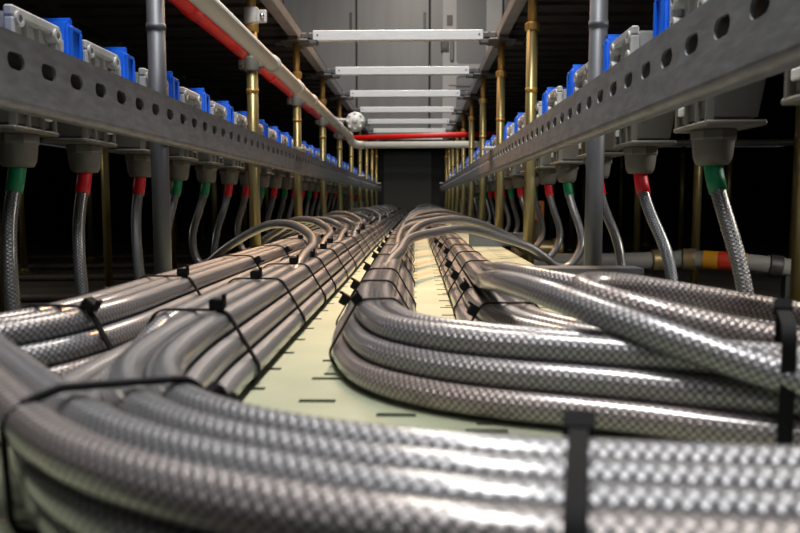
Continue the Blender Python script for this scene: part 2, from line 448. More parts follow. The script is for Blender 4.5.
# end brackets standing on the right edge of the tray (channel with punched triangles)
def bracket_mesh():
    bm = bmesh.new()
    t = .002; x0, x1, z0, z1 = .135, .283, TOP + .0005, TOP + .034
    box(bm, x0, x1, -.02, .02, z1 - t, z1)                       # top web
    tri = [(.245, .012), (.263, .012), (.254, .024)]
    tri2 = [(.205, .012), (.223, .012), (.214, .024)]
    # front web with two triangular punched holes, made from strips around them
    def panel(xa, xb, T):
        rect = [(xa, TOP + .0005), (xb, TOP + .0005), (xb, z1 - t), (xa, z1 - t)]
        T = [(a, TOP + b) for a, b in T]
        A = [bm.verts.new((a, -.02, b)) for a, b in rect]; B = [bm.verts.new((a, -.02, b)) for a, b in T]
        A2 = [bm.verts.new((a, -.018, b)) for a, b in rect]; B2 = [bm.verts.new((a, -.018, b)) for a, b in T]
        for (U, W, fl) in ((A, B, 0), (A2, B2, 1)):
            fs = [(U[0], U[1], W[1], W[0]), (U[1], U[2], W[2], W[1]), (U[2], U[3], W[2]), (U[3], U[0], W[0], W[2])]
            for f in fs: bm.faces.new(f[::-1] if fl else f)
        for i in range(3): bm.faces.new((B[i], B[(i + 1) % 3], B2[(i + 1) % 3], B2[i]))
    panel(.236, x1, tri); panel(.196, .236, tri2)
    box(bm, x0, .196, -.02, -.018, z0, z1 - t)
    box(bm, x0, x1, .018, .02, z0, z1 - t)
    box(bm, x1 - t, x1, -.018, .018, z0, z1 - t)
    return fixn(bm)
b0 = None
for i, y in enumerate((.93, 1.90, 2.85, 3.8, 4.75)):
    lab = 'dark steel channel bracket on the right edge of the tray, %s from the front' % ORD[i]
    if b0 is None:
        b0 = empty('channel_bracket', (0, y, 0)); link('channel', bracket_mesh(), 'bracket', b0)
        for xx in (.268, .229):
            bm = bmesh.new(); lathe(bm, [(.0045, -.024), (.0045, -.0202)], 8, 'y', (xx, 0, TOP + .020)); link('screw', bm, 'screw', b0)
        tag(b0, lab, 'bracket', 'channel brackets along the tray')
    else: dup(b0, (0, y, 0), lab)

# ------------------------------------------------------------------ socket rails
PITCH = .0546
def rail_mesh(s, xf, y0, n, first):
    """perforated steel rail; s=+1: the face looks to +X (left rail), -1: to -X (right rail); outward is -s"""
    bm = bmesh.new(); t = .003; zt, zc, zf = .1375, .1165, .084
    H = 24
    for c in range(n):
        ya = y0 + c * PITCH; yc = ya + PITCH / 2
        hole = []
        for k in range(H):
            a = 2 * PI * k / H; hy, hz = math.cos(a), math.sin(a)
            hole.append((yc + hy * .0072 + (.0062 if hy > .01 else -.0062 if hy < -.01 else 0), zc + hz * .0072))
        rect = []
        for k in range(H):
            a = 2 * PI * k / H; hy, hz = math.cos(a), math.sin(a)
            m = max(abs(hy), abs(hz)); py, pz_ = hy / m, hz / m
            rect.append((yc + py * PITCH / 2, (zc + pz_ * (zt - zc)) if pz_ > 0 else (zc + pz_ * (zc - zf))))
        L = [[], []]
        for q, xx in enumerate((xf, xf - s * t)):
            A = [bm.verts.new((xx, a, b)) for a, b in rect]; B = [bm.verts.new((xx, a, b)) for a, b in hole]
            L[q] = B
            for k in range(H): bm.faces.new((A[k], A[(k + 1) % H], B[(k + 1) % H], B[k]))
        for k in range(H): bm.faces.new((L[0][k], L[0][(k + 1) % H], L[1][(k + 1) % H], L[1][k]))
    y1 = y0 + n * PITCH
    # rolled lower edge and top flange as one section
    R = .007; prof_o = []; prof_i = []
    for k in range(7):
        a = PI / 2 * k / 6
        prof_o.append((xf - s * R * (1 - math.cos(a)), zf - R * math.sin(a))); prof_i.append((xf - s * (R - (R - t) * math.cos(a)), zf - (R - t) * math.sin(a)))
    prism(bm, prof_o + prof_i[::-1], y0, y1)
    xa, xb = sorted((xf, xf - s * .016))
    box(bm, xa, xb, y0, y1, zt, zt + t)
    xa, xb = sorted((xf - s * .0135, xf - s * .016)); box(bm, xa, xb, y0, y1, zf - R, zt)  # closing back wall, added so the holes stay dark inside
    xa, xb = sorted((xf - s * R, xf - s * .0135)); box(bm, xa, xb, y0, y1, zf - R, zf - R + t)
    bmesh.ops.remove_doubles(bm, verts=bm.verts, dist=.00005)
    return fixn(bm)
rails = {}
for s, xf, side in ((1, -.339, 'left'), (-1, .2045, 'right')):
    r = empty('socket_rail', (0, 0, 0))
    y0 = .6165 - PITCH / 2 - PITCH * 5
    link('perforated_channel', rail_mesh(s, xf, y0, 118, 0), 'rail', r, .7)
    for i, y in enumerate((2.02, 4.3, 6.2)):
        bm = bmesh.new()
        xa, xb = sorted((xf + s * .022, xf - s * .050)); box(bm, xa, xb, y, y + .09, .1408, .1465, .001, 1)
        link('splice_plate', bm, 'white_bar', r)
    tag(r, 'long grey steel rail with a row of oval holes along the %s row of sockets' % side, 'rail', 'socket rails')

# ------------------------------------------------------------------ socket units on the rails
def make_socket(s):
    """s=+1 left row (inner side is +X). Local origin: on the gland axis, at world z=0; local x=0 is the gland axis"""
    r = empty('power_socket')
    X = lambda a: a * s             # positive = towards the rail
    def bx(bm, a, b, y0, y1, z0, z1, bev=0, seg=2):
        a, b = sorted((X(a), X(b))); return box(bm, a, b, y0, y1, z0, z1, bev, seg)
    # housing: tapering body; lower box darker, under-rail shade put into its colour
    for nm, z0, z1, k0, k1, mm in (('housing', .128, .182, .93, 1., 'housing'), ('terminal_box', .0735, .1285, .80, .93, 'gland')):
        bm = bmesh.new()
        vs = bx(bm, -.034, .022, -.052, .036, z0, z1)
        for v in vs:
            k = k0 if v.co.z < (z0 + z1) / 2 else k1
            v.co.y = -.008 + (v.co.y + .008) * k
            if v.co.x * s < 0: v.co.x *= 1 - (1 - k) * 1.5
        bmesh.ops.bevel(bm, geom=list(bm.edges), offset=.003, segments=2, affect='EDGES')
        link(nm, bm, mm, r, .6)
    # inner face: raised rim round a recess, corner screw bosses
    bm = bmesh.new()
    for a, b, c, d in ((-.055, .039, .176, .187), (-.055, .039, .142, .148), (-.055, -.047, .148, .176), (.031, .039, .148, .176)):
        bx(bm, .022, .032, a, b, c, d, .002, 1)
    link('flange_rim', bm, 'housing', r)
    for yy in (-.045, .029):
        for zz in (.175, .152):
            bm = bmesh.new()
            lathe(bm, [(.0075, X(.021)), (.0075, X(.0345)), (.004, X(.0345)), (.004, X(.030))], 14, 'x', (0, yy, zz)); fixn(bm); link('corner_boss', bm, 'housing', r, .6)
    for yy in (-.02, .004):
        bm = bmesh.new(); bx(bm, .021, .027, yy - .0015, yy + .0015, .149, .176); link('recess_rib', bm, 'housing', r)
    # lower terminal box with base flange, ribs and slots
    bm = bmesh.new(); bx(bm, -.030, .026, -.048, .040, .0685, .0735, .0015, 1); link('base_flange', bm, 'gland', r)
    bm = bmesh.new()
    for yy in (-.044, -.020, .008, .034): bx(bm, .018, .0255, yy - .0018, yy + .0018, .073, .125)
    bx(bm, .018, .0255, -.046, .036, .098, .102)
    link('side_ribs', bm, 'gland', r)
    bm = bmesh.new(); bx(bm, .0215, .0265, .012, .026, .084, .092, .001, 1); link('clip', bm, 'white', r)
    # cable gland
    bm = bmesh.new(); lathe(bm, [(.0195, .0690), (.0200, .064), (.0200, .058), (.0195, .054), (.0188, .046), (.0178, .040), (.0150, .0345), (.0100, .0340)], 24); link('gland', bm, 'gland', r, .5)
    bm = bmesh.new(); lathe(bm, [(.0215, .0690), (.0225, .067), (.0225, .060), (.0215, .058)], 8); link('gland_nut', bm, 'gland', r)
    # blue spring lid
    bm = bmesh.new()
    lid = [(.046, .136), (.092, .136), (.084, .176), (.079, .194), (.056, .199), (.051, .190)]
    a, b = sorted((X(-.026), X(.034))); prism(bm, lid, a, b, 'x')
    fixn(bm)
    bmesh.ops.bevel(bm, geom=list(bm.edges), offset=.0035, segments=2, affect='EDGES'); ld = link('lid', bm, 'blue', r, .6)
    bm = bmesh.new(); bx(bm, .033, .0375, .053, .058, .142, .192, .0015, 1); bx(bm, .033, .0375, .075, .080, .142, .188, .0015, 1); bx(bm, .033, .0365, .053, .080, .187, .192, .001, 1); link('lid_rib', bm, 'blue', ld)
    bm = bmesh.new(); lathe(bm, [(.004, X(-.026)), (.004, X(.030))], 10, 'x', (0, .067, .199)); fixn(bm); link('hinge_pin', bm, 'blue', ld, .6)
    bm = bmesh.new(); bx(bm, -.022, .030, .036, .052, .125, .176, .003); link('socket_neck', bm, 'housing', r)
    # mounting foot to the rail
    bm = bmesh.new(); bx(bm, .020, .066 if s > 0 else .068, -.012, .004, .1320, .1372, .001, 1); link('mounting_foot', bm, 'rail', r)
    if s < 0:                                   # the right-hand housings stand taller above their rail
        for o in r.children_recursive:
            if o.name.split('.')[0] in ('housing', 'flange_rim', 'corner_boss', 'recess_rib', 'lid', 'lid_rib', 'hinge_pin', 'socket_neck'):
                for v in o.data.vertices:
                    if v.co.z > .131: v.co.z += .024
    return r
GXL, GXR = -.42, .29
LY = [.592, .758, .9126, 1.0952, 1.2673, 1.4391, 1.6154, 1.7864]
while LY[-1] < 6.3: LY.append(LY[-1] + .172)
RY = [.505, .7288, .9629, 1.186, 1.4315, 1.6398, 1.86, 2.0892]
while RY[-1] < 6.2: RY.append(RY[-1] + .215)
LSL = list('rgrrggrrgrgr'); RSL = list('rgrrgrgrgr')
sleeve_name = {'r': 'red', 'g': 'green'}
for s, gx, ys, side in ((1, GXL, LY, 'left'), (-1, GXR, RY, 'right')):
    p = None
    for i, y in enumerate(ys):
        lab = 'pale grey power socket with blue lid on the %s rail, %s from the camera' % (side, ORD[i])
        if p is None:
            p = make_socket(s); p.location = (gx, y, 0); tag(p, lab, 'power socket', 'power sockets on the %s rail' % side)
        else: dup(p, (gx, y, 0), lab)

# ------------------------------------------------------------------ big braided cables
def normal_path(P):
    out = []
    for i, p in enumerate(P):
        d = (P[min(i + 1, len(P) - 1)] - P[max(i - 1, 0)]).normalized()
        out.append((p, Vector((d.y, -d.x))))           # right-hand normal in plan
    return out
def off(path, o, z, seed=0, amp=.0012, i0=0, i1=None):
    rnd = random.Random(seed); a, b = rnd.uniform(0, 6), rnd.uniform(0, 6); out = []
    for p, n in path[i0:i1]:
        w = amp * math.sin(p.y * 4.1 + a) * min(1, max(0, (p.y - .5) * 2)); q = p + n * (o + w)
        out.append(Vector((q.x, q.y, z + amp * .6 * math.sin(p.y * 5.3 + b) * min(1, max(0, (p.y - .5) * 2)))))
    return out
def smooth3(P, k=4):
    P = [p.copy() for p in P]
    for _ in range(k):
        Q = [P[0]] + [(P[i - 1] + P[i] * 2 + P[i + 1]) / 4 for i in range(1, len(P) - 1)] + [P[-1]]; P = Q
    return P
def cable(pts, label, group, r=RC, m='braid', n=18, name='braided_cable'):
    # drop the points that fold back on the inside of a tight bend
    bm = bmesh.new(); tube(bm, pts, r, n, True, True, random.uniform(0, .3))
    o = link(name, bm, m); tag(o, label, 'cable', group); return o
pathL1 = normal_path([Vector(p) for p in cat([(-.1465, END), (-.1465, .60), (-.1465, .50), (-.1455, .40), (-.135, .325), (-.108, .269), (-.065, .231), (-.012, .2085), (.045, .199), (.10, .194), (.20, .187), (.50, .175)])])
pathL2 = normal_path([Vector(p) for p in cat([(-.2375, END), (-.2375, .62), (-.2385, .52), (-.255, .44), (-.31, .39), (-.40, .372), (-.65, .365)])])
pathC = normal_path([Vector(p) for p in cat([(-.037, END), (-.037, .70), (-.036, .60), (-.0255, .505), (-.0040, .447), (.0280, .420), (.1045, .391), (.181, .358), (.45, .25)])])
pathR = normal_path([Vector(p) for p in cat([(.072, END), (.072, .80), (.0735, .64), (.086, .555), (.128, .495), (.20, .462), (.50, .385)])])
WHAT = 0
BN = {'L1': 'the foreground bundle', 'L2': 'the outer left bundle', 'C': 'the middle bundle', 'R': 'the right bundle'}
SEC = {  # slot: (o, z, wording)
 'L1': [(-.034, ZB, 'lowest cable at the bare-tray edge of'), (.034, ZB, 'lowest outer cable of'), (-.0255, ZM, 'middle-layer cable on the tray-gap side of'), (-.0085, ZM, 'inner middle-layer cable of'), (.0085, ZM, 'second outermost middle-layer cable of'), (.0255, ZM, 'middle-layer outer cable of'), (-.017, ZT, 'top-layer cable nearest the tray gap on'), (0, ZT, 'top-layer cable in the centre of')],
 'L2': [(-.034, ZB, 'lowest cable beside the foreground bundle in'), (.034, ZB, 'lowest far-left cable of'), (-.0255, ZM, 'middle-layer cable on the inner side of'), (.0255, ZM, 'middle-layer cable on the far-left side of'), (-.017, ZT, 'top-layer inner cable of'), (0, ZT, 'top-layer centre cable of'), (.017, ZT, 'top-layer far-left cable of')],
 'C': [(-.0255, ZB, 'lowest cable on the right side of'), (.0255, ZB, 'lowest outer cable of the bend of'), (-.017, ZM, 'middle-layer right cable of'), (.017, ZM, 'middle-layer outer cable of the bend of'), (-.0085, ZT, 'top-layer right cable of'), (.0085, ZT, 'top-layer left cable of')],
 'R': [(-.0255, ZB, 'lowest right cable of'), (.0255, ZB, 'lowest cable at the tray-gap edge of'), (-.017, ZM, 'middle-layer right cable of'), (0, ZM, 'middle-layer centre cable of'), (.017, ZM, 'middle-layer left cable of')],
}
PATH = {'L1': pathL1, 'L2': pathL2, 'C': pathC, 'R': pathR}
GRP = {'L1': 'cables of the foreground bundle', 'L2': 'cables of the outer left bundle', 'C': 'cables of the middle bundle', 'R': 'cables of the right bundle'}
sd = 0
for b in ('L1', 'L2', 'C', 'R'):
    for o_, z_, w in SEC[b]:
        sd += 1
        P = off(PATH[b], o_, z_, sd)
        if b == 'L1' and o_ > .02:                      # the outer cables stack upright in the sweep
            for q, (p, n) in zip(P, PATH[b]):
                k = min(1, max(0, (.50 - p.y) / .16)); q.x += n.x * k * ((.0345 if z_ == ZM else .0315) - o_); q.y += n.y * k * ((.0345 if z_ == ZM else .0315) - o_)
        cable(smooth3(P, 3), 'grey braided cable, %s %s' % (w, BN[b]), GRP[b])
# L1: third top cable dives into the middle before the bend, its place is taken by the cables coming in from the left
P = off(pathL1, .017, ZT, 91)
iy = next(i for i, (p, n) in enumerate(pathL1) if p.y < .42)
for i in range(len(P)):
    if pathL1[i][0].y < .46: P[i].z = max(ZM - .004, ZT - .03 * min(1, (.46 - pathL1[i][0].y) / .12))
cable(smooth3(P[:iy + 14], 3), 'braided cable of the foreground bundle ducking under the two crossing cables', GRP['L1'])
def join(lead, path, o_, z_, ymax, xmin, label, grp):
    idx = [i for i, (p, n) in enumerate(path) if p.y < ymax and p.x > xmin]
    tail = off(path, o_, z_, 0, 0, idx[0])
    P = cat([Vector(p) for p in lead] + [tail[0]], .012)[:-1]
    # blend with the tail through a catmull on sparse tail points
    sparse = tail[::6]
    P = cat([Vector(p) for p in lead] + sparse, .012)
    return cable(smooth3(P, 3), label, grp)
join([(-.62, .47, -.062), (-.42, .445, -.0575), (-.32, .420, -.0575), (-.258, .386, -.0635), (-.208, .343, -.0725), (-.163, .298, -.0775)], pathL1, .0175, ZT, .254, -.125, 'braided cable entering at the left edge, upper of the pair crossing the foreground bundle', GRP['L1'])
join([(-.62, .43, -.062), (-.42, .40, -.0575), (-.29, .360, -.0600), (-.222, .322, -.0670), (-.170, .280, -.0750)], pathL1, .0350, ZT, .252, -.125, 'braided cable entering at the left edge, lower of the pair crossing the foreground bundle', GRP['L1'])

# the right bundle's own loose cables
lead = lambda o_, y1: [Vector((.072 - o_, y, ZT)) for y in (END, 5., 3., 2., 1.4, y1)]
cable(smooth3(cat(lead(.0085, .86) + [Vector(p) for p in ((.0625, .70, -.0775), (.0610, .59, -.0655), (.0650, .51, -.0580), (.0830, .432, -.0575), (.1150, .375, -.0660), (.1700, .333, -.0815), (.30, .27, -.100))])), 'thick bright braided cable curling from the right bundle over the middle bundle', GRP['R'])
cable(smooth3(cat([Vector(p) for p in ((.42, .545, -.098), (.30, .520, -.085), (.194, .505, -.0670), (.123, .494, -.0560), (.0975, .460, -.0560), (.1290, .425, -.0630), (.205, .398, -.0790), (.36, .34, -.100))])), 'braided cable looping back on itself like a hairpin beside the dark channel bracket', GRP['R'])
cable(smooth3(cat(lead(-.0085, .95) + [Vector(p) for p in ((.0820, .80, -.0770), (.0850, .72, -.0690), (.0990, .645, -.0670), (.1550, .587, -.0735), (.195, .568, -.0820), (.26, .552, -.0960), (.42, .54, -.106))])), 'dark braided cable turning right behind the hairpin loop, in front of the channel bracket', GRP['R'])

# ------------------------------------------------------------------ thin feeder cables, tray to sockets
rf = .0074
def feeder(P, sleeve, label, grp):
    pts = smooth3(cat([Vector(p) for p in P], .012), 3)
    bm = bmesh.new(); tube(bm, pts, rf, 14, True, True, random.uniform(0, .3)); o = link('feeder_cable', bm, 'feeder'); tag(o, label, 'cable', grp)
    # sleeve along the top end
    e = pts[::-1]; acc = 0; Q = [e[0]]
    for a, b in zip(e, e[1:]):
        acc += (b - a).length
        if acc > .043: break
        Q.append(b)
    bm = bmesh.new(); tube(bm, Q, rf + .0013, 16); sl = link('colour_sleeve', bm, sleeve_name[sleeve] + '_sleeve', o, .6)
    sl['label'] = '%s heat-shrink sleeve' % sleeve_name[sleeve]
for s, gx, ys, side in ((-1, GXL, LY, 'left'), (1, GXR, RY, 'right')):
    sl = LSL if s < 0 else RSL
    for i, y in enumerate(ys):
        c = sl[i] if i < len(sl) else random.choice('rg')
        lab = 'thin cable with %s sleeve under the %s socket of the %s row' % (sleeve_name[c], ORD[i], side)
        grp = 'feeder cables of the %s sockets' % side
        top = [(gx, y, .0345), (gx, y, .046)]
        j = random.Random(i * 7 + (s > 0)); dx = j.uniform(-.004, .012)
        ne = 4 if s < 0 else 3
        if i < ne and s < 0:
            P = [(gx + .16, y - .10, -.225), (gx + .08, y - .075, -.205), (gx + .018, y - .045, -.150), (gx + .006 + dx * .5, y - .036, -.08), (gx - .002, y - .014, -.005), *top]
        elif i < ne or y > 5.4 or j.random() < .22:
            P = [(gx - s * .16, y - .16, -.225), (gx - s * .08, y - .125, -.205), (gx + s * (.006 + dx), y - .085, -.145), (gx + s * (.010 + dx), y - .055, -.07), (gx + s * .004, y - .018, -.005), *top]
        elif s < 0:
            bx_, pk = (-.150 + j.uniform(-.014, .014)), -.050 + j.uniform(-.008, .012)
            P = [(bx_ + .006, y - .72, -.100), (bx_ + .003, y - .56, -.070), (bx_ - .002, y - .44, -.0625), (bx_ - .022, y - .34, pk - .012), (bx_ - .062, y - .255, pk), (bx_ - .115, y - .185, pk - .002), (-.315, y - .125, pk - .024), (-.375, y - .090, -.100), (-.410, y - .080, -.128), (-.431, y - .068, -.085), (gx - .004, y - .022, -.005), *top]
        else:
            bx_, pk = (-.030 + j.uniform(-.008, .010)), -.045 + j.uniform(-.010, .008)
            P = [(-.037, y - .68, -.102), (-.037, y - .56, -.080), (bx_, y - .47, -.068), (bx_ + .006, y - .38, -.060), (.02, y - .25, pk - .004), (.085, y - .17, pk), (.15, y - .115, pk - .018), (.220, y - .085, -.092), (.274, y - .088, -.130), (.303, y - .078, -.095), (gx + .005, y - .022, -.005), *top]
        feeder(P, c, lab, grp)

# ------------------------------------------------------------------ cable ties
def hull(pts):
    pts = sorted(set(pts)); 
    def half(q):
        h = []
        for p in q:
            while len(h) > 1 and (h[-1][0] - h[-2][0]) * (p[1] - h[-2][1]) - (h[-1][1] - h[-2][1]) * (p[0] - h[-2][0]) <= 0: h.pop()
            h.append(p)
        return h
    a, b = half(pts), half(pts[::-1]); return a[:-1] + b[:-1]
def tie(path, slots, y, ang, label, grp, w=.0045, th=.0013, scale=1., skew=0., xpick=None, shear=0.):
    """strap round a bundle at the path point nearest to y; ang = where the head sits (deg, 90 = top, 0 = right-hand side o>0)"""
    i = min(range(len(path)), key=(lambda k: abs(path[k][0].y - y)) if xpick is None else (lambda k: (path[k][0] - Vector((xpick, y))).length))
    p, n = path[i]; d = Vector((-n.y, n.x))
    circ = []
    for o_, z_ in slots:
        for k in range(20): circ.append((round(o_ + (RC + .0006) * math.cos(2 * PI * k / 20), 6), round(z_ + (RC + .0006) * math.sin(2 * PI * k / 20), 6)))
    h = hull(circ)
    # resample
    pts = []
    for a, b in zip(h, h[1:] + h[:1]):
        L = math.hypot(b[0] - a[0], b[1] - a[1]); m = max(1, int(L / .004))
        for k in range(m): pts.append((a[0] + (b[0] - a[0]) * k / m, a[1] + (b[1] - a[1]) * k / m))
    cz = sum(q[1] for q in pts) / len(pts); co = sum(q[0] for q in pts) / len(pts)
    root = empty('cable_tie', (p.x, p.y, 0))
    n3 = Vector((n.x, n.y, 0)); d3 = Vector((d.x, d.y, 0))
    def W(o_, z_, al): return n3 * o_ + d3 * (al + skew * (z_ - cz) + shear * o_) + Vector((0, 0, z_))
    bm = bmesh.new(); rings = []
    N_ = len(pts)
    for k in range(N_):
        a, b = pts[k - 1], pts[(k + 1) % N_]
        t = Vector((b[0] - a[0], b[1] - a[1])).normalized(); nn = Vector((t.y, -t.x))
        o0, z0 = pts[k]; o1, z1 = o0 + nn.x * th, max(z0 + nn.y * th, TOP + .0003)
        rings.append([bm.verts.new(W(o0, z0, -w / 2)), bm.verts.new(W(o0, z0, w / 2)), bm.verts.new(W(o1, z1, w / 2)), bm.verts.new(W(o1, z1, -w / 2))])
    for k in range(N_):
        A, B = rings[k], rings[(k + 1) % N_]
        for q in range(4): bm.faces.new((A[q], A[(q + 1) % 4], B[(q + 1) % 4], B[q]))
    link('strap', fixn(bm), 'tie', root, .7)
    # head at the hull point in direction ang
    best = max(range(N_), key=lambda k: math.cos(math.atan2(pts[k][1] - cz, (pts[k][0] - co) * .6) - math.radians(ang)))
    a, b = pts[best - 1], pts[(best + 1) % N_]; t = Vector((b[0] - a[0], b[1] - a[1])).normalized(); nn = Vector((t.y, -t.x))
    o0, z0 = pts[best]
    def hb(bm, l0, l1, h0, h1, ww):
        c = []
        for ll in (l0, l1):
            for hh in (h0, h1):
                for al in (-ww, ww): c.append(bm.verts.new(W(o0 + t.x * ll + nn.x * hh, z0 + t.y * ll + nn.y * hh, al)))
        for f in ((0, 1, 3, 2), (4, 6, 7, 5), (0, 4, 5, 1), (2, 3, 7, 6), (0, 2, 6, 4), (1, 5, 7, 3)): bm.faces.new([c[q] for q in f])
        fixn(bm)
    q = w / .0045 * scale
    bm = bmesh.new(); hb(bm, -.0040 * q, .0040 * q, .0009, .0068 * q, .0040 * q)
    bmesh.ops.bevel(bm, geom=list(bm.edges), offset=.0008, segments=2, affect='EDGES'); link('head', bm, 'tie', root)
    bm = bmesh.new(); hb(bm, .0025 * q, .0042 * q, .006 * q, .0095 * q, w / 2); link('cut_tail', bm, 'tie', root)
    tag(root, label, 'cable tie', grp); return root
def sl_(b, extra=()): return [(a, z) for a, z, _ in SEC[b]] + list(extra)
S1 = sl_('L1', [(.017, ZT)]); S2 = sl_('L2'); SC = sl_('C'); SR = sl_('R', [(.0085, ZT), (-.0085, ZT)])
SF = sl_('L1', [(.0175, -.0785), (.025, -.0775), (.035, ZT), (.0345, ZM), (.0315, ZB)])
def row(path, slots, ys, ang, what, grp):
    for i, y in enumerate(ys):
        tie(path, slots(y) if callable(slots) else slots, y, ang + random.uniform(-12, 12), 'black cable tie round %s, %s from the front' % (what, ORD[i]), grp, w=.0046, scale=1.15)
rg = random.Random(5)
def run(y0, st, y1=6.2):
    out = []; y = y0
    while y < y1: out.append(y); y += st * rg.uniform(.85, 1.15)
    return out
row(pathL1, S1, [.468, .628, .78, .91] + run(1.06, .16), 100, 'the straight run of the foreground bundle', 'ties on the foreground bundle')
row(pathL2, S2, [.475, .68, .90, 1.10] + run(1.3, .22), 120, 'the outer left bundle', 'ties on the outer left bundle')
row(pathC, SC, [.640, .76, .93, 1.14, 1.34] + run(1.52, .17), 30, 'the middle bundle past its bend', 'ties on the middle bundle')
row(pathR, lambda y: SR if y > .8 else sl_('R'), [.60, .71, .83, 1.0, 1.17] + run(1.36, .19), 40, 'the right bundle', 'ties on the right bundle')
tie(pathC, SC, .52, 72, 'black cable tie strapped round the middle bundle at the start of its bend', 'ties on the middle bundle', w=.0040, scale=1.1)
tie(pathC, SC + [(.024, -.0665), (-.012, -.0660)], .354, 110, 'black cable tie round the middle bundle at the right edge of the picture', 'ties on the middle bundle', w=.0062, scale=.8, xpick=.178)
tie(pathL1, SF, .266, 142, 'long black cable tie arching over the left of the foreground bundle', 'ties on the foreground bundle', w=.0050, th=.002, scale=1.1, xpick=-.112)
tie(pathL1, SF, .200, 130, 'broad black cable tie standing upright on the front of the foreground bundle', 'ties on the foreground bundle', w=.0058, th=.002, scale=1., xpick=.043, shear=-.11)

# ------------------------------------------------------------------ pipes
def pipe(name, pts, r, m, label, cat_, n=18, parts=()):
    bm = bmesh.new(); tube(bm, pts, r, n); o = link(name, bm, m); tag(o, label, cat_); return o
def ball_elbow(bm, c, r): 
    v = bmesh.ops.create_uvsphere(bm, u_segments=16, v_segments=10, radius=r)['verts']
    for q in v: q.co += Vector(c)
root = empty('plastic_pipe', (-.325, 3.5, .30))
loc = lambda *p: (p[0] + .325, p[1] - 3.5, p[2] - .30)
bm = bmesh.new(); tube(bm, [loc(-.325, -.1, .302), loc(-.325, 3.44, .302)], .0160, 20); link('long_run', bm, 'pvc', root, .6)
bm = bmesh.new(); tube(bm, smooth3(cat([Vector(loc(-.325, 3.42, .302)), Vector(loc(-.325, 3.47, .296)), Vector(loc(-.318, 3.50, .275)), Vector(loc(-.295, 3.508, .263)), Vector(loc(-.26, 3.51, .262))], .01), 2), .0185, 18); link('elbow', bm, 'pvc', root, .6)
bm = bmesh.new(); tube(bm, [loc(-.27, 3.51, .262), loc(1.9, 3.51, .272)], .0160, 20); link('cross_run', bm, 'pvc', root, .6)
for yy in (1.98, 3.0):
    bm = bmesh.new(); lathe(bm, [(.0185, yy - .02 - 3.5), (.0185, yy + .02 - 3.5)], 20, 'y', (0, 0, .002)); link('coupling', bm, 'pvc', root, .6)
tag(root, 'white plastic pipe running along the left and then crossing at the far end', 'pipe')
root = empty('red_pipe', (-.405, 3.9, .33)); loc = lambda *p: (p[0] + .405, p[1] - 3.9, p[2] - .33)
bm = bmesh.new(); tube(bm, [loc(-.405, -.1, .338), loc(-.405, 3.86, .338)], .0135, 18); link('long_run', bm, 'redpipe', root, .6)
bm = bmesh.new(); tube(bm, smooth3(cat([Vector(loc(-.405, 3.84, .338)), Vector(loc(-.405, 3.885, .336)), Vector(loc(-.39, 3.90, .332)), Vector(loc(-.35, 3.90, .330))], .01), 2), .0155, 18); link('elbow', bm, 'redpipe', root, .6)
bm = bmesh.new(); tube(bm, [loc(-.36, 3.90, .328), loc(.62, 3.90, .356)], .0140, 18); link('cross_run', bm, 'redpipe', root, .6)
for yy in (1.32, 2.02, 2.7):
    bm = bmesh.new(); lathe(bm, [(.0155, yy - .022 - 3.9), (.0155, yy + .022 - 3.9)], 18, 'y', (0, 0, .008)); link('coupling', bm, 'redpipe', root, .6)
tag(root, 'red pipe running behind the left pedestals and crossing above the white pipe', 'pipe')
# pipe clips on the pedestals: a ring round the post and a saddle round the pipe
cl0 = None
for i in range(1, 5):
    y = POLY[i]; lab = 'pale pipe clip holding the white pipe to the left pedestal row, %s from the camera' % ORD[i - 1]
    if cl0 is None:
        cl0 = empty('pipe_clip', (XL, y, .30))
        bm = bmesh.new(); lathe(bm, [(.0165, -.016), (.0172, -.012), (.0172, .012), (.0165, .016)], 18); link('post_ring', bm, 'gland', cl0, .6)
        bm = bmesh.new(); lathe(bm, [(.0192, -.009), (.0192, .009)], 18, 'y', (.045, 0, .002)); link('pipe_saddle', bm, 'housing', cl0, .6)
        bm = bmesh.new(); box(bm, .012, .030, -.006, .006, -.006, .008, .001, 1); link('link_arm', bm, 'gland', cl0)
        bm = bmesh.new(); box(bm, -.03, -.014, -.007, .007, -.010, .010, .002, 1); lathe(bm, [(.004, -.014), (.004, .014)], 8, 'y', (-.024, 0, 0)); link('bolt_lug', bm, 'gland', cl0)
        tag(cl0, lab, 'pipe clip', 'pipe clips on the left pedestals')
    else: dup(cl0, (XL, y, .30), lab)
# upper bracket on the nearest zinc post
r = empty('post_clamp', (XL, POLY[1], .405))
bm = bmesh.new(); lathe(bm, [(.0150, -.018), (.0165, -.014), (.0165, .014), (.0150, .018)], 18); link('ring', bm, 'housing', r, .6)
bm = bmesh.new(); box(bm, .014, .036, -.012, -.002, -.016, .012, .003); link('lug', bm, 'housing', r)
bm = bmesh.new(); lathe(bm, [(.005, -.018), (.005, .004)], 10, 'y', (.027, 0, -.002)); link('bolt', bm, 'screw', r, .6)
tag(r, 'grey clamp with a lug high on the first zinc post of the left row', 'clamp')
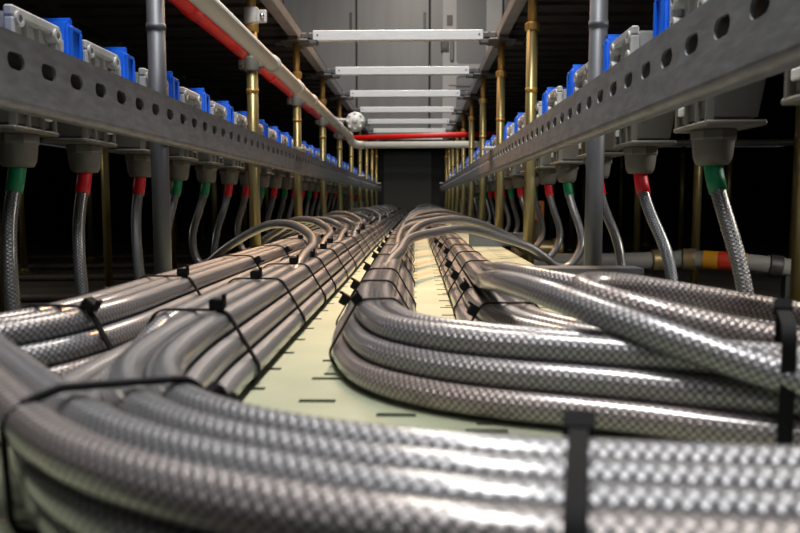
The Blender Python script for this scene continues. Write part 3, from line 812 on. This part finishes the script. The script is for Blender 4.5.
# round white fitting
r = empty('air_sampling_fitting', (-.286, 3.34, .355))
bm = bmesh.new(); lathe(bm, [(.006, -.034), (.020, -.032), (.034, -.022), (.042, -.008), (.045, .006), (.043, .018), (.032, .026), (.012, .029)], 28, 'y'); link('round_body', bm, 'white', r, .5)
bm = bmesh.new()
for k in range(8):
    a = PI * k / 4; c = Vector((math.cos(a) * .034, -.022, math.sin(a) * .034)); q = bmesh.ops.create_uvsphere(bm, u_segments=10, v_segments=6, radius=.008)['verts']
    for v in q: v.co += c
link('grip_lobes', bm, 'white', r, 1.2)
bm = bmesh.new(); lathe(bm, [(.012, -.040), (.014, -.034), (.014, -.028)], 14, 'y'); link('centre_cap', bm, 'housing', r, .6)
bm = bmesh.new(); tube(bm, [(-.03, .015, -.012), (-.037, .03, -.04), (-.037, .04, -.056)], .010, 12); link('stub', bm, 'white', r, .6)
bm = bmesh.new(); box(bm, -.082, -.038, .004, .020, .006, .016, .002, 1); lathe(bm, [(.0160, .001), (.0160, .021)], 16, 'z', (-.082, .10, 0)); box(bm, -.078, -.062, .018, .10, .004, .018, .002, 1); link('side_arm', bm, 'white', r)
tag(r, 'round white ribbed fitting where the white pipe turns, left of the bars', 'pipe fitting')

# lagged pipe with warning tape low on the right
r = empty('lagged_pipe', (.85, 1.85, -.15))
L = lambda *p: Vector((p[0] - .85, p[1] - 1.85, p[2] + .15))
pp = smooth3(cat([L(.30, 2.02, -.172), L(.62, 2.00, -.166), L(.72, 1.985, -.160), L(.80, 1.95, -.160), L(1.0, 1.88, -.178), L(1.6, 1.70, -.215)], .003), 6)
bm = bmesh.new(); tube(bm, pp, .0235, 20); link('insulated_run', bm, 'lagging', r, .6)
def band(a, b, m, lab, rr=.0245):
    pa = [p for p in pp if a <= p.x + .85 <= b]; bm = bmesh.new(); tube(bm, pa, rr, 20); o = link('tape_band', bm, m, r, .6); o['label'] = lab
band(.765, .801, 'orange', 'orange tape band'); band(.80, .838, 'red_tape', 'red tape band'); band(.837, .866, 'orange', 'orange tape band')
for a in (.655, .735, .93):
    pa = [p for p in pp if abs(p.x + .85 - a) < .016]; bm = bmesh.new(); tube(bm, pa, .029, 20); link('clamp_ring', bm, 'brass' if a < .9 else 'dark_metal', r, .6)
for a in (.42, .96):
    q = min(pp, key=lambda p: abs(p.x + .85 - a)); bm = bmesh.new(); box(bm, q.x - .012, q.x + .012, q.y - .012, q.y + .012, SUB + .15, q.z - .02); link('pipe_stand', bm, 'dark_metal', r)
tag(r, 'grey lagged pipe with orange and red tape bands low on the right', 'pipe')
# valve assembly behind the right pedestal
r = empty('valve', (.36, 2.20, SUB))
bm = bmesh.new(); lathe(bm, [(.030, 0), (.030, .006), (.016, .010), (.016, .12)], 16); link('riser', bm, 'dark_metal', r, .6)
bm = bmesh.new(); lathe(bm, [(.026, -.075), (.030, -.07), (.030, -.05), (.022, -.045), (.026, -.015), (.028, 0), (.026, .015), (.022, .045), (.030, .05), (.030, .07), (.026, .075)], 18, 'x', (0, 0, .145)); fixn(bm); link('valve_body', bm, 'brass', r, .6)
bm = bmesh.new(); lathe(bm, [(.020, .165), (.022, .175), (.018, .205), (.010, .21), (.010, .228)], 14); link('bonnet', bm, 'gland', r, .6)
bm = bmesh.new(); box(bm, -.020, .020, -.006, .006, .228, .288, .006, 3); o = link('tag_plate', bm, 'tag', r)
bm = bmesh.new(); lathe(bm, [(.004, -.0075), (.004, .0075)], 10, 'y', (.006, 0, .27)); fixn(bm); link('eyelet', bm, 'handle', o)
tag(r, 'brass valve with an orange tag on the sub-floor behind the right pedestals', 'valve')

# dark cables lying on the sub-floor at the left
for i, (ya, yb) in enumerate(((1.85, 2.1), (2.35, 2.75), (2.9, 3.1), (3.3, 3.75))):
    bm = bmesh.new(); P = smooth3(cat([Vector((-3.3, ya, SUB + .013)), Vector((-2.0, (ya + yb) / 2 - .05, SUB + .013)), Vector((-1.1, (ya + yb) / 2 + .04, SUB + .013)), Vector((-.46, yb, SUB + .013))], .05), 2)
    tube(bm, P, .0125, 12); tag(link('floor_cable', bm, 'floor_cable'), 'dark cable lying across the sub-floor at the left, %s from the camera' % ORD[i], 'cable', 'cables on the left sub-floor')

# ------------------------------------------------------------------ light: the room's lamps above the open row, plus added aisle fills
def area(name, loc, sx, sy, power, c, tgt=None):
    l = bpy.data.lights.new(name, 'AREA'); l.shape = 'RECTANGLE'; l.size = sx; l.size_y = sy; l.energy = power; l.color = c
    o = bpy.data.objects.new(name, l); col.objects.link(o); o.location = loc
    if tgt: o.rotation_euler = (Vector(tgt) - Vector(loc)).to_track_quat('-Z', 'Y').to_euler()
    return o
area('room_lamp', (-.05, .40, 2.45), .30, 1.2, 50, (1, .98, .95))
area('room_lamp', (-.05, 2.6, 2.45), .40, 1.2, 25, (1, .93, .86))
area('room_lamp', (-.05, 4.8, 2.45), .45, 1.2, 30, (1, .88, .74))
area('room_lamp', (-.05, -1.6, 2.45), .6, 1.2, 16, (1, 1, 1), (0, 3, .4))
sl = bpy.data.lights.new('warm_spot', 'SPOT'); sl.energy = 210; sl.color = (1, .50, .17); sl.spot_size = math.radians(42); sl.spot_blend = .8; sl.shadow_soft_size = .08
so = bpy.data.objects.new('warm_spot', sl); col.objects.link(so); so.location = (-.12, 3.1, 1.9); so.rotation_euler = (Vector((-.14, 1.75, -.1)) - so.location).to_track_quat('-Z', 'Y').to_euler()
area('added_aisle_fill', (1.0, .9, .43), .3, .3, 6., (1, .93, .82))  # unseen fill added to brighten the lagged pipe and right sub-floor
area('added_aisle_fill', (-1.6, 1.6, .43), .3, .3, 1.6, (1, .90, .78))  # weaker unseen fill added to lift the left sub-floor
w = bpy.data.worlds.new('World'); bpy.context.scene.world = w; w.use_nodes = True
w.node_tree.nodes['Background'].inputs[0].default_value = (.8, .88, 1, 1); w.node_tree.nodes['Background'].inputs[1].default_value = .03

# ------------------------------------------------------------------ camera
cam = bpy.data.cameras.new('camera'); co = bpy.data.objects.new('camera', cam); col.objects.link(co)
cam.sensor_width = 36; cam.lens = 725 / 800 * 36; cam.clip_start = .01
co.location = (0, 0, 0); co.rotation_euler = (math.radians(90 - 5.24), 0, math.radians(1.42))
cam.dof.use_dof = True; cam.dof.focus_distance = 1.1; cam.dof.aperture_fstop = 11
sc = bpy.context.scene; sc.camera = co
sc.view_settings.view_transform = 'Standard'; sc.view_settings.look = 'None'; sc.view_settings.gamma = 1; sc.view_settings.use_curve_mapping = False
sc.view_settings.exposure = 0.6
